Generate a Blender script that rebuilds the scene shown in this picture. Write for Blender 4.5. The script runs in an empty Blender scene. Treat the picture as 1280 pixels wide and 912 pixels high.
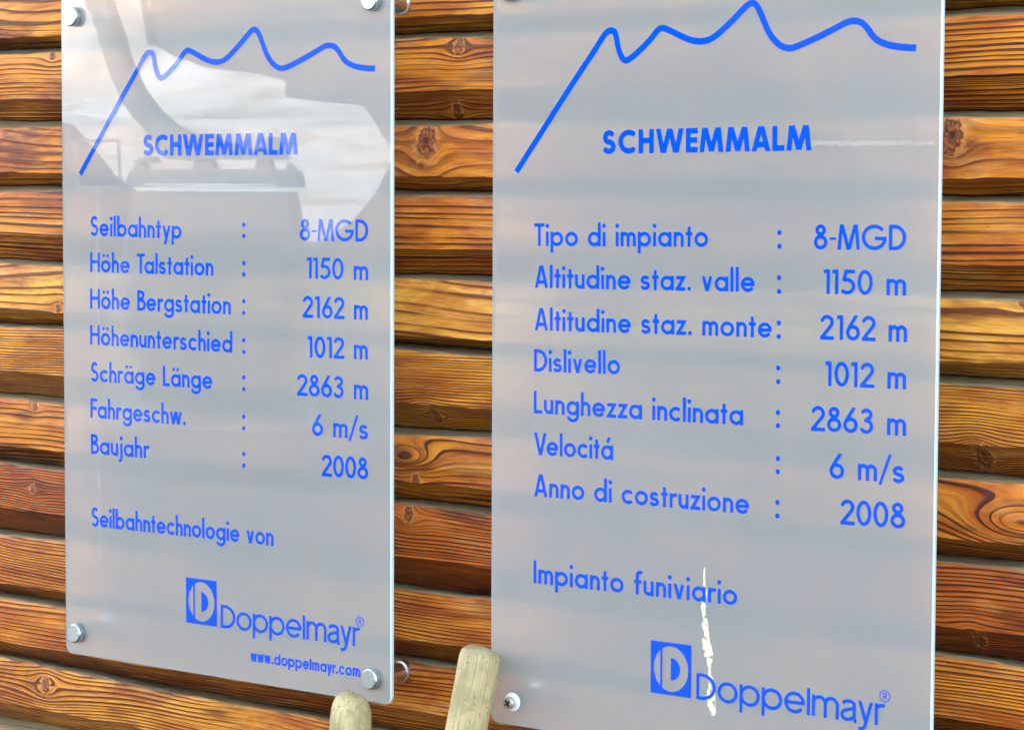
import bpy, math, random
import numpy as np
from mathutils import Vector, Matrix
SC = bpy.context.scene
COL = SC.collection
Z0 = 1.75                      # height of the signs' reference line above the ground
# ------------------------------------------------------------------ camera
cam_d = bpy.data.cameras.new("camera")
cam = bpy.data.objects.new("camera", cam_d); COL.objects.link(cam); SC.camera = cam
cam_d.sensor_width = 36.0
cam_d.lens = 3056.27 * 36 / 1280
cam_d.clip_start = 0.05; cam_d.clip_end = 20000
_rx, _ry, _rz = -0.06584266, 0.64168824, 0.00419076
_R = Matrix.Rotation(_ry, 3, 'Y') @ Matrix.Rotation(_rx, 3, 'X') @ Matrix.Rotation(_rz, 3, 'Z')
_T = Matrix(((1, 0, 0), (0, 0, -1), (0, 1, 0)))
cam.matrix_world = Matrix.Translation((1.92606, -1.78407, -0.14133 + Z0)) @ (_T @ _R).to_4x4()
# ------------------------------------------------------------------ sky and sun
SUN_ELEV, SUN_ROT = math.radians(33), math.radians(-22)     # the sun stands behind the timber wall
world = bpy.data.worlds.new("World"); SC.world = world; world.use_nodes = True
wn = world.node_tree.nodes; wl = world.node_tree.links
bg = wn["Background"]; bg.inputs[1].default_value = 0.15
sky = wn.new("ShaderNodeTexSky"); sky.sky_type = 'NISHITA'; sky.sun_disc = False
sky.sun_elevation = SUN_ELEV; sky.sun_rotation = SUN_ROT
sky.air_density = 0.7; sky.dust_density = 6.0; sky.ozone_density = 0.4; sky.altitude = 1200
# thin high cloud: most of the sky's blue is washed out
bw = wn.new("ShaderNodeRGBToBW"); wl.new(sky.outputs[0], bw.inputs[0])
tint = wn.new("ShaderNodeMix"); tint.data_type = 'RGBA'; tint.blend_type = 'MULTIPLY'; tint.inputs[0].default_value = 1
wl.new(bw.outputs[0], tint.inputs[6]); tint.inputs[7].default_value = (.99, 1.0, 1.01, 1)
cmix = wn.new("ShaderNodeMix"); cmix.data_type = 'RGBA'; cmix.inputs[0].default_value = .82
wl.new(sky.outputs[0], cmix.inputs[6]); wl.new(tint.outputs[2], cmix.inputs[7]); wl.new(cmix.outputs[2], bg.inputs[0])
sun_d = bpy.data.lights.new("sun", 'SUN'); sun_d.energy = 2.3; sun_d.angle = math.radians(0.5); sun_d.color = (1, 0.95, 0.88)
sun = bpy.data.objects.new("sun", sun_d); COL.objects.link(sun)
_sd = Vector((math.sin(SUN_ROT) * math.cos(SUN_ELEV), math.cos(SUN_ROT) * math.cos(SUN_ELEV), math.sin(SUN_ELEV)))
sun.rotation_euler = _sd.to_track_quat('Z', 'Y').to_euler(); sun.location = (0, 5, 9)
SC.view_settings.view_transform = 'Standard'; SC.view_settings.look = 'None'
SC.view_settings.exposure = 3.68; SC.view_settings.gamma = 1
SC.cycles.use_denoising = True
SC.cycles.max_bounces = 12; SC.cycles.transmission_bounces = 8; SC.cycles.transparent_max_bounces = 8
SC.cycles.sample_clamp_indirect = 8
# ------------------------------------------------------------------ helpers
def props(o, label=None, cat=None, group=None, kind=None):
    if label: o['label'] = label
    if cat: o['category'] = cat
    if group: o['group'] = group
    if kind: o['kind'] = kind
    return o
def link(name, me, parent=None, loc=None):
    o = bpy.data.objects.new(name, me); COL.objects.link(o)
    if parent: o.parent = parent
    if loc: o.location = loc
    return o
def empty(name, loc=(0, 0, 0), **k):
    o = bpy.data.objects.new(name, None); COL.objects.link(o); o.location = loc; o.empty_display_size = 0.05
    return props(o, **k)
def mesh(name, V, F, mat=None, smooth=False, mi=None, mats=None):
    me = bpy.data.meshes.new(name); me.from_pydata([tuple(v) for v in V], [], F); me.update()
    for m in (mats or ([mat] if mat else [])): me.materials.append(m)
    if smooth: me.polygons.foreach_set('use_smooth', [True] * len(me.polygons))
    if mi: me.polygons.foreach_set('material_index', mi)
    return me
class NT:
    """small node-building helper"""
    def __init__(s, name):
        s.m = bpy.data.materials.new(name); s.m.use_nodes = True; s.t = s.m.node_tree
        s.b = s.t.nodes['Principled BSDF']; s.out = s.t.nodes['Material Output']
    def n(s, typ, **k):
        nd = s.t.nodes.new(typ)
        for a, v in k.items(): setattr(nd, a, v)
        return nd
    def l(s, a, b): s.t.links.new(a, b)
    def put(s, sock, v):
        if isinstance(v, bpy.types.NodeSocket): s.l(v, sock)
        else: sock.default_value = v
    def math(s, op, a, b=0.0, c=0.0, clamp=False):
        nd = s.n('ShaderNodeMath', operation=op, use_clamp=clamp)
        s.put(nd.inputs[0], a); s.put(nd.inputs[1], b); s.put(nd.inputs[2], c)
        return nd.outputs[0]
    def noise(s, vec, scale=1.0, detail=2.0, rough=0.5, dist=0.0):
        nd = s.n('ShaderNodeTexNoise'); s.l(vec, nd.inputs['Vector'])
        nd.inputs['Scale'].default_value = scale; nd.inputs['Detail'].default_value = detail
        nd.inputs['Roughness'].default_value = rough; nd.inputs['Distortion'].default_value = dist
        return nd.outputs[0]
    def comb(s, x, y, z):
        nd = s.n('ShaderNodeCombineXYZ'); s.put(nd.inputs[0], x); s.put(nd.inputs[1], y); s.put(nd.inputs[2], z)
        return nd.outputs[0]
    def ramp(s, fac, stops, interp='LINEAR'):
        nd = s.n('ShaderNodeValToRGB'); cr = nd.color_ramp; cr.interpolation = interp
        while len(cr.elements) < len(stops): cr.elements.new(0.5)
        for e, (p, c) in zip(cr.elements, stops):
            e.position = p; e.color = c if len(c) == 4 else (*c, 1)
        s.l(fac, nd.inputs[0]); return nd.outputs[0]
    def mix(s, f, a, b, typ='MIX'):
        nd = s.n('ShaderNodeMix', data_type='RGBA', blend_type=typ)
        s.put(nd.inputs[0], f)
        for i, v in ((6, a), (7, b)):
            if isinstance(v, bpy.types.NodeSocket): s.l(v, nd.inputs[i])
            else: nd.inputs[i].default_value = v if len(v) == 4 else (*v, 1)
        return nd.outputs[2]
    def step(s, v, a, b):
        nd = s.n('ShaderNodeMapRange', interpolation_type='SMOOTHSTEP'); s.put(nd.inputs[0], v)
        nd.inputs[1].default_value = a; nd.inputs[2].default_value = b; nd.inputs[3].default_value = 0; nd.inputs[4].default_value = 1
        return nd.outputs[0]
    def bump(s, h, strength, dist):
        nd = s.n('ShaderNodeBump'); nd.inputs['Strength'].default_value = strength; nd.inputs['Distance'].default_value = dist
        s.l(h, nd.inputs['Height']); s.l(nd.outputs[0], s.b.inputs['Normal']); return nd
def simple(name, col, rough=0.5, metal=0.0, **k):
    t = NT(name); t.b.inputs['Base Color'].default_value = (*col, 1); t.b.inputs['Roughness'].default_value = rough
    t.b.inputs['Metallic'].default_value = metal
    for a, v in k.items(): t.b.inputs[a.replace('_', ' ')].default_value = v
    return t.m
def lathe(prof, n=32, axis='Y'):
    """prof: list of (radius, offset along axis); closed at both ends"""
    V, F = [], []
    for r, h in prof:
        for i in range(n):
            a = 2 * math.pi * i / n
            V.append((r * math.cos(a), h, r * math.sin(a)) if axis == 'Y' else (r * math.cos(a), r * math.sin(a), h))
    for j in range(len(prof) - 1):
        for i in range(n):
            a, b = j * n + i, j * n + (i + 1) % n
            F.append((a, b, b + n, a + n))
    F.append(tuple(range(n))); F.append(tuple(range((len(prof) - 1) * n, len(prof) * n)))
    return V, F
def box(x0, x1, y0, y1, z0, z1):
    V = [(x, y, z) for x in (x0, x1) for y in (y0, y1) for z in (z0, z1)]
    return V, [(0, 1, 3, 2), (4, 6, 7, 5), (0, 4, 5, 1), (2, 3, 7, 6), (0, 2, 6, 4), (1, 5, 7, 3)]
def join(parts):
    V, F = [], []
    for v, f in parts:
        o = len(V); V += list(v); F += [tuple(i + o for i in q) for q in f]
    return V, F
def oriented(o):
    import bmesh
    bm = bmesh.new(); bm.from_mesh(o.data); bmesh.ops.recalc_face_normals(bm, faces=bm.faces); bm.to_mesh(o.data); bm.free(); return o
# ------------------------------------------------------------------ larch planks of the wall
def wood_mat(name, seed, freq, amp, wig, bright, dark, knots=(), contrast=1.0, patch=0.35, pale=0.3, fine=0.5, sl=0.0, eyes=()):
    t = NT(name)
    geo = t.n('ShaderNodeNewGeometry')
    sp = t.n('ShaderNodeSeparateXYZ'); t.l(geo.outputs['Position'], sp.inputs[0])
    x, y, z = sp.outputs
    zw = t.math('ADD', z, t.math('MULTIPLY', y, -0.9))
    # grain lines flow round each knot
    zf = zw
    core = None
    for (kx, kz, r, sx) in knots:
        dx = t.math('DIVIDE', t.math('SUBTRACT', x, kx), sx)
        dz = t.math('SUBTRACT', z, kz + Z0)
        d2 = t.math('ADD', t.math('MULTIPLY', dx, dx), t.math('MULTIPLY', dz, dz))
        fall = t.math('DIVIDE', 2.4 * r * r, t.math('ADD', d2, 0.9 * r * r))
        zf = t.math('SUBTRACT', zf, t.math('MULTIPLY', dz, fall))
        dc = t.math('SQRT', t.math('ADD', t.math('MULTIPLY', t.math('MULTIPLY', dx, sx), t.math('MULTIPLY', dx, sx)), t.math('MULTIPLY', dz, t.math('MULTIPLY', dz, .55))))
        nz = t.noise(t.comb(t.math('ADD', x, seed), z, 0.0), 75, 4, .6)
        q = t.math('ADD', t.math('DIVIDE', dc, r), t.math('MULTIPLY', t.math('SUBTRACT', nz, 0.5), 1.5))
        ang = t.math('ARCTAN2', dz, t.math('MULTIPLY', dx, sx))
        an = t.noise(t.comb(t.math('MULTIPLY', t.math('SINE', ang), 3.2), t.math('MULTIPLY', t.math('COSINE', ang), 3.2), t.math('MULTIPLY', q, .5)), 1.0, 3.0, .6)
        q = t.math('ADD', q, t.math('MULTIPLY', t.math('SUBTRACT', an, .5), 0.9))
        rays = an if core is None else t.math('ADD', t.math('MULTIPLY', an, t.math('LESS_THAN', q, core)), t.math('MULTIPLY', rays, t.math('GREATER_THAN', q, core)))
        core = q if core is None else t.math('MINIMUM', core, q)
    # closed oval figure where the saw cut a bulging ring flat
    for (ex, ez, esx, er) in eyes:
        dx = t.math('DIVIDE', t.math('SUBTRACT', x, ex), esx); dz = t.math('SUBTRACT', z, ez + Z0)
        e = t.math('SQRT', t.math('ADD', t.math('MULTIPLY', dx, dx), t.math('MULTIPLY', dz, dz)))
        q_ = t.math('DIVIDE', e, er)
        zf = t.math('ADD', zf, t.math('MULTIPLY', t.math('EXPONENT', t.math('MULTIPLY', t.math('MULTIPLY', q_, q_), -1.0)), er * 2.3))
    v1 = t.comb(t.math('MULTIPLY', x, 2.6), seed * 3.1, t.math('MULTIPLY', zw, 11.0))
    v2 = t.comb(t.math('MULTIPLY', x, 9.0), seed * 1.7, t.math('MULTIPLY', zw, 45.0))
    n1 = t.noise(v1, 1.0, 1.0, 0.4); n2 = t.noise(v2, 1.0, 2.0, 0.5)
    g = t.math('ADD', zf, t.math('MULTIPLY', n1, amp))
    g = t.math('ADD', g, t.math('MULTIPLY', n2, wig))
    if sl: g = t.math('ADD', g, t.math('MULTIPLY', x, sl))
    # uneven ring width
    nw = t.noise(t.comb(seed * 2.3, t.math('MULTIPLY', g, 60.0), 0.0), 1.0, 2.0)
    g = t.math('ADD', t.math('MULTIPLY', g, freq), t.math('MULTIPLY', nw, 2.2))
    fr = t.math('FRACT', g)
    ring_id = t.math('FLOOR', g)
    wn_ = t.n('ShaderNodeTexWhiteNoise', noise_dimensions='1D'); t.l(t.math('ADD', ring_id, seed * 7.7), wn_.inputs['W'])
    late = t.ramp(fr, [(0.0, (.5,) * 3), (0.05, (.04,) * 3), (0.3, (.0,) * 3), (0.66, (.22,) * 3), (0.86, (.85,) * 3), (0.95, (1,) * 3), (1.0, (.5,) * 3)])
    late = t.math('MULTIPLY', late, t.math('ADD', t.math('MULTIPLY', wn_.outputs[0], 0.6), 0.55))
    streak = t.noise(t.comb(t.math('MULTIPLY', x, 14.0), seed, t.math('MULTIPLY', zf, 130.0)), 1.0, 3.0, 0.6)
    late = t.math('MULTIPLY', late, t.math('ADD', t.math('MULTIPLY', streak, 1.5), 0.25))
    fade = t.noise(t.comb(t.math('MULTIPLY', x, 5.0), seed * 4.4, t.math('MULTIPLY', zf, 28.0)), 1.0, 3.0, 0.6)
    late = t.math('MULTIPLY', late, t.math('ADD', t.math('MULTIPLY', t.step(fade, .30, .62), 0.85), 0.35))
    late = t.math('MULTIPLY', late, contrast * 1.55, clamp=True)
    g2 = t.math('FRACT', t.math('ADD', t.math('MULTIPLY', g, 3.0), t.math('MULTIPLY', streak, 1.6)))
    late2 = t.math('MULTIPLY', t.step(g2, .45, .98), t.math('MULTIPLY', t.step(fade, .65, .35), 0.30))
    late = t.math('MAXIMUM', late, late2)
    tone = t.noise(t.comb(t.math('MULTIPLY', x, 8.0), seed * 6.1, t.math('MULTIPLY', zf, 36.0)), 1.0, 5.0, 0.65, .6)
    red = (bright[0] * .58, bright[1] * .36, bright[2] * .30)
    bcol = t.mix(t.step(tone, .62, .36), bright, red)
    base = t.mix(late, bcol, dark)
    # random pale patches, stained dark patches
    big = t.noise(t.comb(t.math('MULTIPLY', x, 7.0), seed * 5.0, t.math('MULTIPLY', z, 26.0)), 1.0, 3.0, 0.55)
    stain = t.step(t.math('ADD', big, t.math('MULTIPLY', t.math('SUBTRACT', streak, .5), .35)), 0.52, 0.66)
    base = t.mix(t.math('MULTIPLY', stain, min(1, patch * 1.5)), base, (dark[0] * 1.1, dark[1] * .9, dark[2] * 2.4))
    big2 = t.noise(t.comb(t.math('MULTIPLY', x, 9.0), seed * 5.0 + 9, t.math('MULTIPLY', z, 30.0)), 1.0, 3.0, 0.6)
    palem = t.math('MULTIPLY', t.step(big2, 0.55, 0.75), t.math('SUBTRACT', 1.0, late, clamp=True))
    base = t.mix(t.math('MULTIPLY', palem, pale), base, (0.86, 0.52, 0.17))
    # long fibres
    fib = t.noise(t.comb(t.math('MULTIPLY', x, 45.0), seed, t.math('MULTIPLY', zf, 1000.0)), 1.0, 2.0, 0.6)
    base = t.mix(fine, base, t.ramp(fib, [(0.3, (.55, .5, .45)), (0.55, (1, 1, 1)), (0.8, (1.0, 1.0, .95))]), 'MULTIPLY')
    sco = t.noise(t.comb(t.math('MULTIPLY', x, 260.0), seed + 2, t.math('MULTIPLY', z, 420.0)), 1.0, 2.0, 0.5)
    base = t.mix(t.step(sco, 0.74, 0.80), base, (0.10, 0.045, 0.02))
    if core is not None:
        kr = t.math('FRACT', t.math('MULTIPLY', core, 2.6))
        kcol = t.mix(t.step(kr, 0.45, 0.95), (0.34, 0.10, 0.02), (0.11, 0.026, 0.008))
        kcol = t.mix(t.step(core, 0.32, 0.05), kcol, (0.05, 0.015, 0.01))
        ringm = t.math('MULTIPLY', t.step(core, 0.80, 0.98), t.step(core, 1.45, 1.05))
        base = t.mix(t.math('MULTIPLY', ringm, 0.45), base, (0.62, 0.28, 0.085))
        kcol = t.mix(t.step(rays, .56, .66), kcol, (.035, .012, .008))
        base = t.mix(t.math('MULTIPLY', t.step(core, 1.9, 1.0), t.step(rays, .42, .3)), base, (.70, .34, .10))
        base = t.mix(t.step(core, 1.05, 0.80), base, kcol)
    crk = t.noise(t.comb(t.math('MULTIPLY', x, 9.0), seed + 20, t.math('MULTIPLY', zf, 420.0)), 1.0, 2.0, .5)
    crack = t.step(crk, .735, .765)
    base = t.mix(crack, base, (.03, .012, .006))
    # weathered grey top ledge (painted zone attribute)
    at = t.n('ShaderNodeAttribute', attribute_name='zone')
    zn = t.noise(t.comb(t.math('MULTIPLY', x, 30.0), seed, t.math('MULTIPLY', z, 120.0)), 1.0, 3.0)
    zone = t.math('ADD', at.outputs['Fac'], t.math('MULTIPLY', t.math('SUBTRACT', zn, 0.5), 0.7))
    grey = t.ramp(t.noise(t.comb(t.math('MULTIPLY', x, 12.0), seed + 4, t.math('MULTIPLY', zw, 900.0)), 1.0, 3.0), [(0.3, (.13, .115, .065)), (0.55, (.27, .245, .15)), (0.8, (.42, .38, .24))])
    base = t.mix(t.step(zone, 0.45, 0.8), base, grey)
    t.l(base, t.b.inputs['Base Color'])
    t.b.inputs['Roughness'].default_value = 0.36
    t.b.inputs['Specular IOR Level'].default_value = 0.4
    h = t.math('ADD', t.math('MULTIPLY', late, 0.8), t.math('MULTIPLY', fib, 0.35)); h = t.math('SUBTRACT', h, t.math('MULTIPLY', crack, 1.2))
    if core is not None: h = t.math('ADD', h, t.math('MULTIPLY', t.step(core, 1.1, 0.7), 0.9))
    t.bump(h, 0.9, 0.0013)
    return t.m

XS = (-0.099, 0.4775, 1.0406)
LEDGE = [(0.1012, 0.1019, 0.0991), (0.0244, 0.0207, 0.0187), (-0.0535, -0.0624, -0.0641), (-0.1239, -0.1291, -0.1336), (-0.2051, -0.209, -0.2111), (-0.2744, -0.2778, -0.2818), (-0.3536, -0.3569, -0.36), (-0.427, -0.4278, -0.43), (-0.506, -0.5114, -0.5114), (-0.5764, -0.5813, -0.5766), (-0.6471, -0.6562, -0.6514), (-0.7199, -0.7291, -0.7218)]
CHAM = [(0.0365, 0.0358, 0.0315), (-0.0318, -0.0351, -0.0363), (-0.1109, -0.1169, -0.1206), (-0.1789, -0.1869, -0.1902), (-0.2621, -0.2702, -0.27), (-0.3307, -0.3354, -0.3383), (-0.4128, -0.4123, -0.4167), (-0.4829, -0.4866, -0.4915), (-0.5675, -0.5657, -0.568), (-0.6337, -0.6351, -0.6314), (-0.7019, -0.7055, -0.6983)]
WY = 0.046                       # depth of the plank faces behind the signs' front
OR = (0.78, 0.285, 0.018); GO = (0.85, 0.375, 0.034); RE = (0.58, 0.150, 0.010); YE = (0.90, 0.46, 0.060)
D1 = (0.11, 0.022, 0.003); D2 = (0.070, 0.014, 0.004); D3 = (0.15, 0.034, 0.004)
# seed, ring frequency, slow swirl, wiggle, bright, dark, knots (x, z, radius, stretch)
WOODS = [
 (1.3, 95, .050, .004, GO, D1, [(1.0176, .052, .004, 1.6)], dict(pale=.5, patch=.5)),
 (2.9, 190, .016, .002, OR, D1, [(-.0632, .0173, .0045, 1.6), (.4939, .0065, .006, 1.5), (.474, -.0530, .006, 2.0)], dict(contrast=1.1, pale=.4)),
 (4.1, 100, .050, .006, OR, D3, [(.4554, -.0830, .0125, .9), (1.0079, -.0845, .0115, .9)], dict(patch=.6, pale=.5)),
 (5.7, 135, .018, .002, OR, D2, [], dict(contrast=1.25, patch=.2)),
 (6.2, 110, .042, .0025, YE, D3, [(1.0736, -.2174, .004, 1.6), (-.0551, -.2565, .004, 1.2)], dict(pale=.8)),
 (7.9, 350, .010, .001, GO, D3, [(1.034, -.3490, .008, 1.0), (.4531, -.3460, .006, 1.4)], dict(contrast=1.1, patch=.15, fine=.7)),
 (8.4, 125, .060, .003, OR, D2, [(.4433, -.4080, .005, 1.3), (-.0971, -.3650, .004, 1.5)], dict(eyes=[(1.078, -.402, 2.6, .020), (.432, -.388, 2.6, .014)], patch=.45, pale=.4)),
 (9.6, 320, .026, .0015, RE, D2, [(.4334, -.4420, .006, 1.4), (-.100, -.4563, .004, 1.5), (1.0319, -.5010, .0050, .9)], dict(contrast=1.1, patch=.5)),
 (10.5, 300, .022, .002, OR, D1, [], dict(contrast=1.2, patch=.3, fine=.7)),
 (11.8, 210, .026, .002, OR, D1, [], dict(patch=.3, pale=.5)),
 (12.6, 260, .030, .002, GO, D1, [(-.080, -.672, .007, 1.7)], dict(patch=.5, pale=.3)),
]
def lerp3(v, x):
    a, b, c = v
    if x < XS[1]: return a + (b - a) * (max(x, -.6) - XS[0]) / (XS[1] - XS[0])
    return b + (c - b) * (min(x, 1.6) - XS[1]) / (XS[2] - XS[1])
def wob(x, s, k=1.0):
    return k * (0.0011 * math.sin(x * 17 + s) + 0.0009 * math.sin(x * 41 + s * 2.3) + 0.0005 * math.sin(x * 97 + s * 5.1) + 0.0003 * math.sin(x * 233 + s * 3.3))
ZC, DEP = -0.14133, 0.029
def plank_mesh(name, top, ch, bot, s, xs, mat, oz, k):
    V, F, Z = [], [], []
    rnd = random.Random(int(s * 100))
    for i, x in enumerate(xs):
        dp = lambda v: ZC + (v - ZC) * (1.784 + WY + DEP) / (1.784 + WY)
        zt = dp(lerp3(top, x)) + wob(x, k * 9.1, .5); zb = dp(lerp3(bot, x)) + wob(x, (k + 1) * 9.1, .5); zc = lerp3(ch, x) + wob(x, s * 5 + 2, .40) + .0004 * math.sin(x * 160 + s * 7) * math.sin(x * 23 + s)
        lh = 0.0062 + 0.0012 * math.sin(x * 13 + s * 4)
        zf = lerp3(top, x) + wob(x, k * 9.1, .5) - lh
        fr = WY + 0.0012 * math.sin(x * 9 + s) + 0.0006 * math.sin(x * 31 + s * 2)
        pr = [(WY + .037, zt - .0006, 1), (WY + DEP, zt - .0010, 1), (fr + .0060, zf + .0012, 1), (fr + .0005, zf - .0005, .6), (fr, zf - .0022, .0)]
        for q in (.25, .5, .75): pr.append((fr - .0008 * math.sin(q * 3.1) + .0005 * math.sin(x * 23 + q * 9 + s), zf - .003 + (zc + .003 - zf + .003) * q, 0))
        pr += [(fr + .0001, zc + .0009, 0), (fr + .0001, zc + .0009, 0), (fr + .0022, zc - .0002, 0), (fr + .0185, zc + (zb - zc) * .28, 0), (WY + DEP, zb + .0010, .1), (WY + .037, zb + .0008, 0)]
        for (yy, zz, zo) in pr: V.append((x, yy, zz - oz)); Z.append(zo)
    n = 14
    for i in range(len(xs) - 1):
        for j in range(n - 1):
            if j == 8: continue
            a = i * n + j; F.append((a, a + 1, a + n + 1, a + n))
    F.append(tuple(range(n))); F.append(tuple(reversed(range((len(xs) - 1) * n, len(xs) * n))))
    me = mesh(name, V, F, mat, smooth=True)
    at = me.attributes.new('zone', 'FLOAT', 'POINT'); at.data.foreach_set('value', Z)
    return me
wall = empty('plank_wall', (0, 0, Z0), label='wall of overlapping orange brown larch planks behind both signs', cat='wall')
_xs = list(np.arange(-2.6, -.16, .12)) + list(np.arange(-.16, 1.2, .006)) + list(np.arange(1.2, 3.4, .12))
_planks = []
for k, (s, fq, am, wg, br, dk, kn, kw) in enumerate(WOODS):
    m = wood_mat('larch_%d' % k, s, fq, am, wg, br, dk, kn, **kw)
    me = plank_mesh('plank', LEDGE[k], CHAM[k], LEDGE[k + 1], s, _xs, m, LEDGE[k][1], k)
    o = link('plank', me, wall, (0, 0, LEDGE[k][1])); _planks.append(o)
# the same boards carry on above and below the frame
def more(z_from, n, sign):
    for i in range(n):
        src = _planks[3 + (i * 5) % 7]
        c = src.copy(); COL.objects.link(c); c.parent = wall
        c.location = (0, 0, z_from + sign * .0750 * i)
more(LEDGE[11][1], 13, -1)
more(LEDGE[0][1] + .075, 17, 1)
_V, _F = box(-2.7, 3.5, WY + .038, WY + .20, -Z0, 1.45)
link('wall_core', mesh('wall_core', _V, _F, simple('dark_timber', (.05, .03, .015), .8)), wall)
# ------------------------------------------------------------------ stroke lettering turned into flat outlines
def arc(cx, cy, rx, ry, a0, a1, n=22):
    return [(cx + rx * math.cos(math.radians(a0 + (a1 - a0) * i / n)), cy + ry * math.sin(math.radians(a0 + (a1 - a0) * i / n))) for i in range(n + 1)]
def glyph(ch, st):
    """returns (list of polylines or dots, width); caps height 1; st = style dict"""
    s, X, A, D = st['s'], st['x'], st['a'], st['d']
    h = s / 2; R = X / 2 - h; bx = st.get('bx', 1.0)
    rx = R * bx; w0 = 2 * rx + s; L = []; dot = lambda x, y, r=None: L.append(('dot', x, y, r or s * .62))
    cxo = rx + h
    if ch == ' ': return [], st.get('sp', .34)
    if ch in 'oö':
        L.append(arc(cxo, X / 2, rx, R, 0, 360, 40))
        if ch == 'ö': dot(cxo - .13, X + .22, s * .55); dot(cxo + .13, X + .22, s * .55)
        return L, w0
    if ch in 'aäádgqbp':
        if ch in 'aäá' and st.get('two'):
            L.append(arc(.27, X - .20, .19, .20 - h, 160, 0, 16) + [(.46, X - .3), (.46, .14), (.49, .02), (.52, h * .4)])
            L.append([(.46, X * .60), (.30, X * .56)] + arc(.23, X * .29, .18, X * .29 - h, 95, 270, 18) + [(.34, h + .02), (.44, .17)])
            return L, .55
        if ch in 'bp':
            L.append(arc(cxo, X / 2, rx, R, 0, 360, 40))
            L.append([(h, A), (h, 0)] if ch == 'b' else [(h, X), (h, -D)]); return L, w0
        L.append(arc(cxo, X / 2, rx, R, 0, 360, 40)); xr = w0 - h
        if ch == 'd': L.append([(xr, A), (xr, 0)])
        elif ch == 'q': L.append([(xr, X), (xr, -D)])
        elif ch == 'g': L.append([(xr, X), (xr, -.02)] + arc(cxo, -.03, rx, D - h - .03, 0, -160, 20))
        else: L.append([(xr, X), (xr, 0)])
        if ch == 'ä': dot(cxo - .13, X + .22, s * .55); dot(cxo + .13, X + .22, s * .55)
        if ch == 'á': L.append([(cxo + .0, X + .12), (cxo + .12, X + .33)])
        return L, w0
    if ch == 'e':
        L.append(arc(cxo, X / 2, rx, R, 0, 322, 36)); L.append([(h, X / 2), (w0 - h * .4, X / 2)]); return L, w0
    if ch == 'c': L.append(arc(cxo, X / 2, rx, R, 48, 312, 30)); return L, w0 - rx * .33
    if ch in 'nhm':
        wn_ = .47 if ch != 'm' else .43; wn_ *= st.get('nw', 1)
        L.append([(h, A if ch == 'h' else X), (h, 0)]); r = (wn_ - s) / 2; top = X - h
        for k in range(2 if ch == 'm' else 1):
            x0 = h + k * 2 * r
            L.append([(x0, top - r * 1.25)] + arc(x0 + r, top - r * 1.15, r, r * 1.15, 170, 0, 16) + [(x0 + 2 * r, 0)])
        return L, s + 2 * r * (2 if ch == 'm' else 1)
    if ch == 'u':
        r = (.47 * st.get('nw', 1) - s) / 2
        L.append([(h, X), (h, h + r * 1.15)] + arc(h + r, h + r * 1.15, r, r * 1.15, 180, 350, 16)); L.append([(h + 2 * r, X), (h + 2 * r, 0)]); return L, s + 2 * r
    if ch == 'r':
        L.append([(h, X), (h, 0)]); L.append([(h, X - .26)] + arc(h + .19, X - .25, .19, .25 - h, 170, 68, 10)); return L, .33
    if ch == 't':
        L.append([(.15, .86 if A > .9 else A), (.15, 0)]); L.append([(0, X - h), (.30, X - h)]); return L, .30
    if ch == 'f':
        L.append(arc(.32, A - .2, .17, .2 - h, 78, 180, 12) + [(.15, 0)]); L.append([(0, X - h), (.33, X - h)]); return L, .34
    if ch in 'ijl':
        xj = h if ch != 'j' else .12
        if ch == 'l': L.append([(h, A), (h, 0)]); return L, s
        L.append([(xj, X), (xj, 0 if ch == 'i' else -.2)] if ch == 'i' else [(xj, X), (xj, -.12), (xj - .03, -.20), (xj - .14, -.25)])
        dot(xj, X + .26, s * .66); return L, s if ch == 'i' else .12 + h
    if ch == 's':
        a, r1 = .19, (X - s) / 4
        L.append(arc(.21, X - h - r1, .15, r1, 35, 90, 5)[0:] + arc(.21, X - h - r1, .145, r1, 90, 262, 12)[1:] + arc(.20, h + r1, .16, r1, 82, -90, 12) + arc(.20, h + r1, .16, r1, -90, -150, 6)[1:]); return L, .44
    if ch == 'v': L.append(('clip', 0, X, [[(h * .8, X + .1), (.25, -.02)], [(.25, -.02), (.5 - h * .8, X + .1)]])); return L, .5
    if ch == 'w':
        L.append(('clip', 0, X, [[(h * .7, X + .1), (.215, -.03)], [(.215, -.03), (.38, X + .05)], [(.38, X + .05), (.545, -.03)], [(.545, -.03), (.76 - h * .7, X + .1)]])); return L, .76
    if ch == 'y':
        L.append(('clip', -D, X, [[(h * .8, X + .1), (.27, .0)], [(.53 - h * .6, X + .1), (.155, -D - .1)]])) if not st.get('two') else L.append(('clip', -D, X, [[(h * .8, X + .1), (.28, .02)], [(.52 - h * .6, X + .1), (.24, -.12), (.16, -D + h), (.03, -D + h)]]))
        return L, .52
    if ch == 'z': L.append([(0.02, X - h), (.40, X - h)]); L.append(('clip', 0, X, [[(.42, X + .04), (.02, -.04)]])); L.append([(0.0, h), (.44, h)]); return L, .44
    if ch == '.': dot(s * .6, s * .6, s * .62); return L, s * 1.2
    if ch == '-': L.append([(0, .44), (.27, .44)]); L = [('w', .6, L[0])]; return L, .27
    if ch == '/': L.append(('w', .8, [(.03, -.12), (.40, 1.08)])); return L, .43
    if ch == '1': L.append([(.20, 1), (.20, 0)]); L.append([(.03, .86), (.03, .90), (.15, 1 - h), (.2, 1 - h)][1:]); return L, .20 + h
    if ch == '0': L.append(arc(.285, .5, .285 - h, .5 - h, 0, 360, 44)); return L, .57
    if ch == '2':
        L.append(arc(.27, .71, .27 - h, .29 - h, 170, -38, 22) + [(.07, h + .02)]); L.append([(0, h), (.54, h)]); return L, .54
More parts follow.
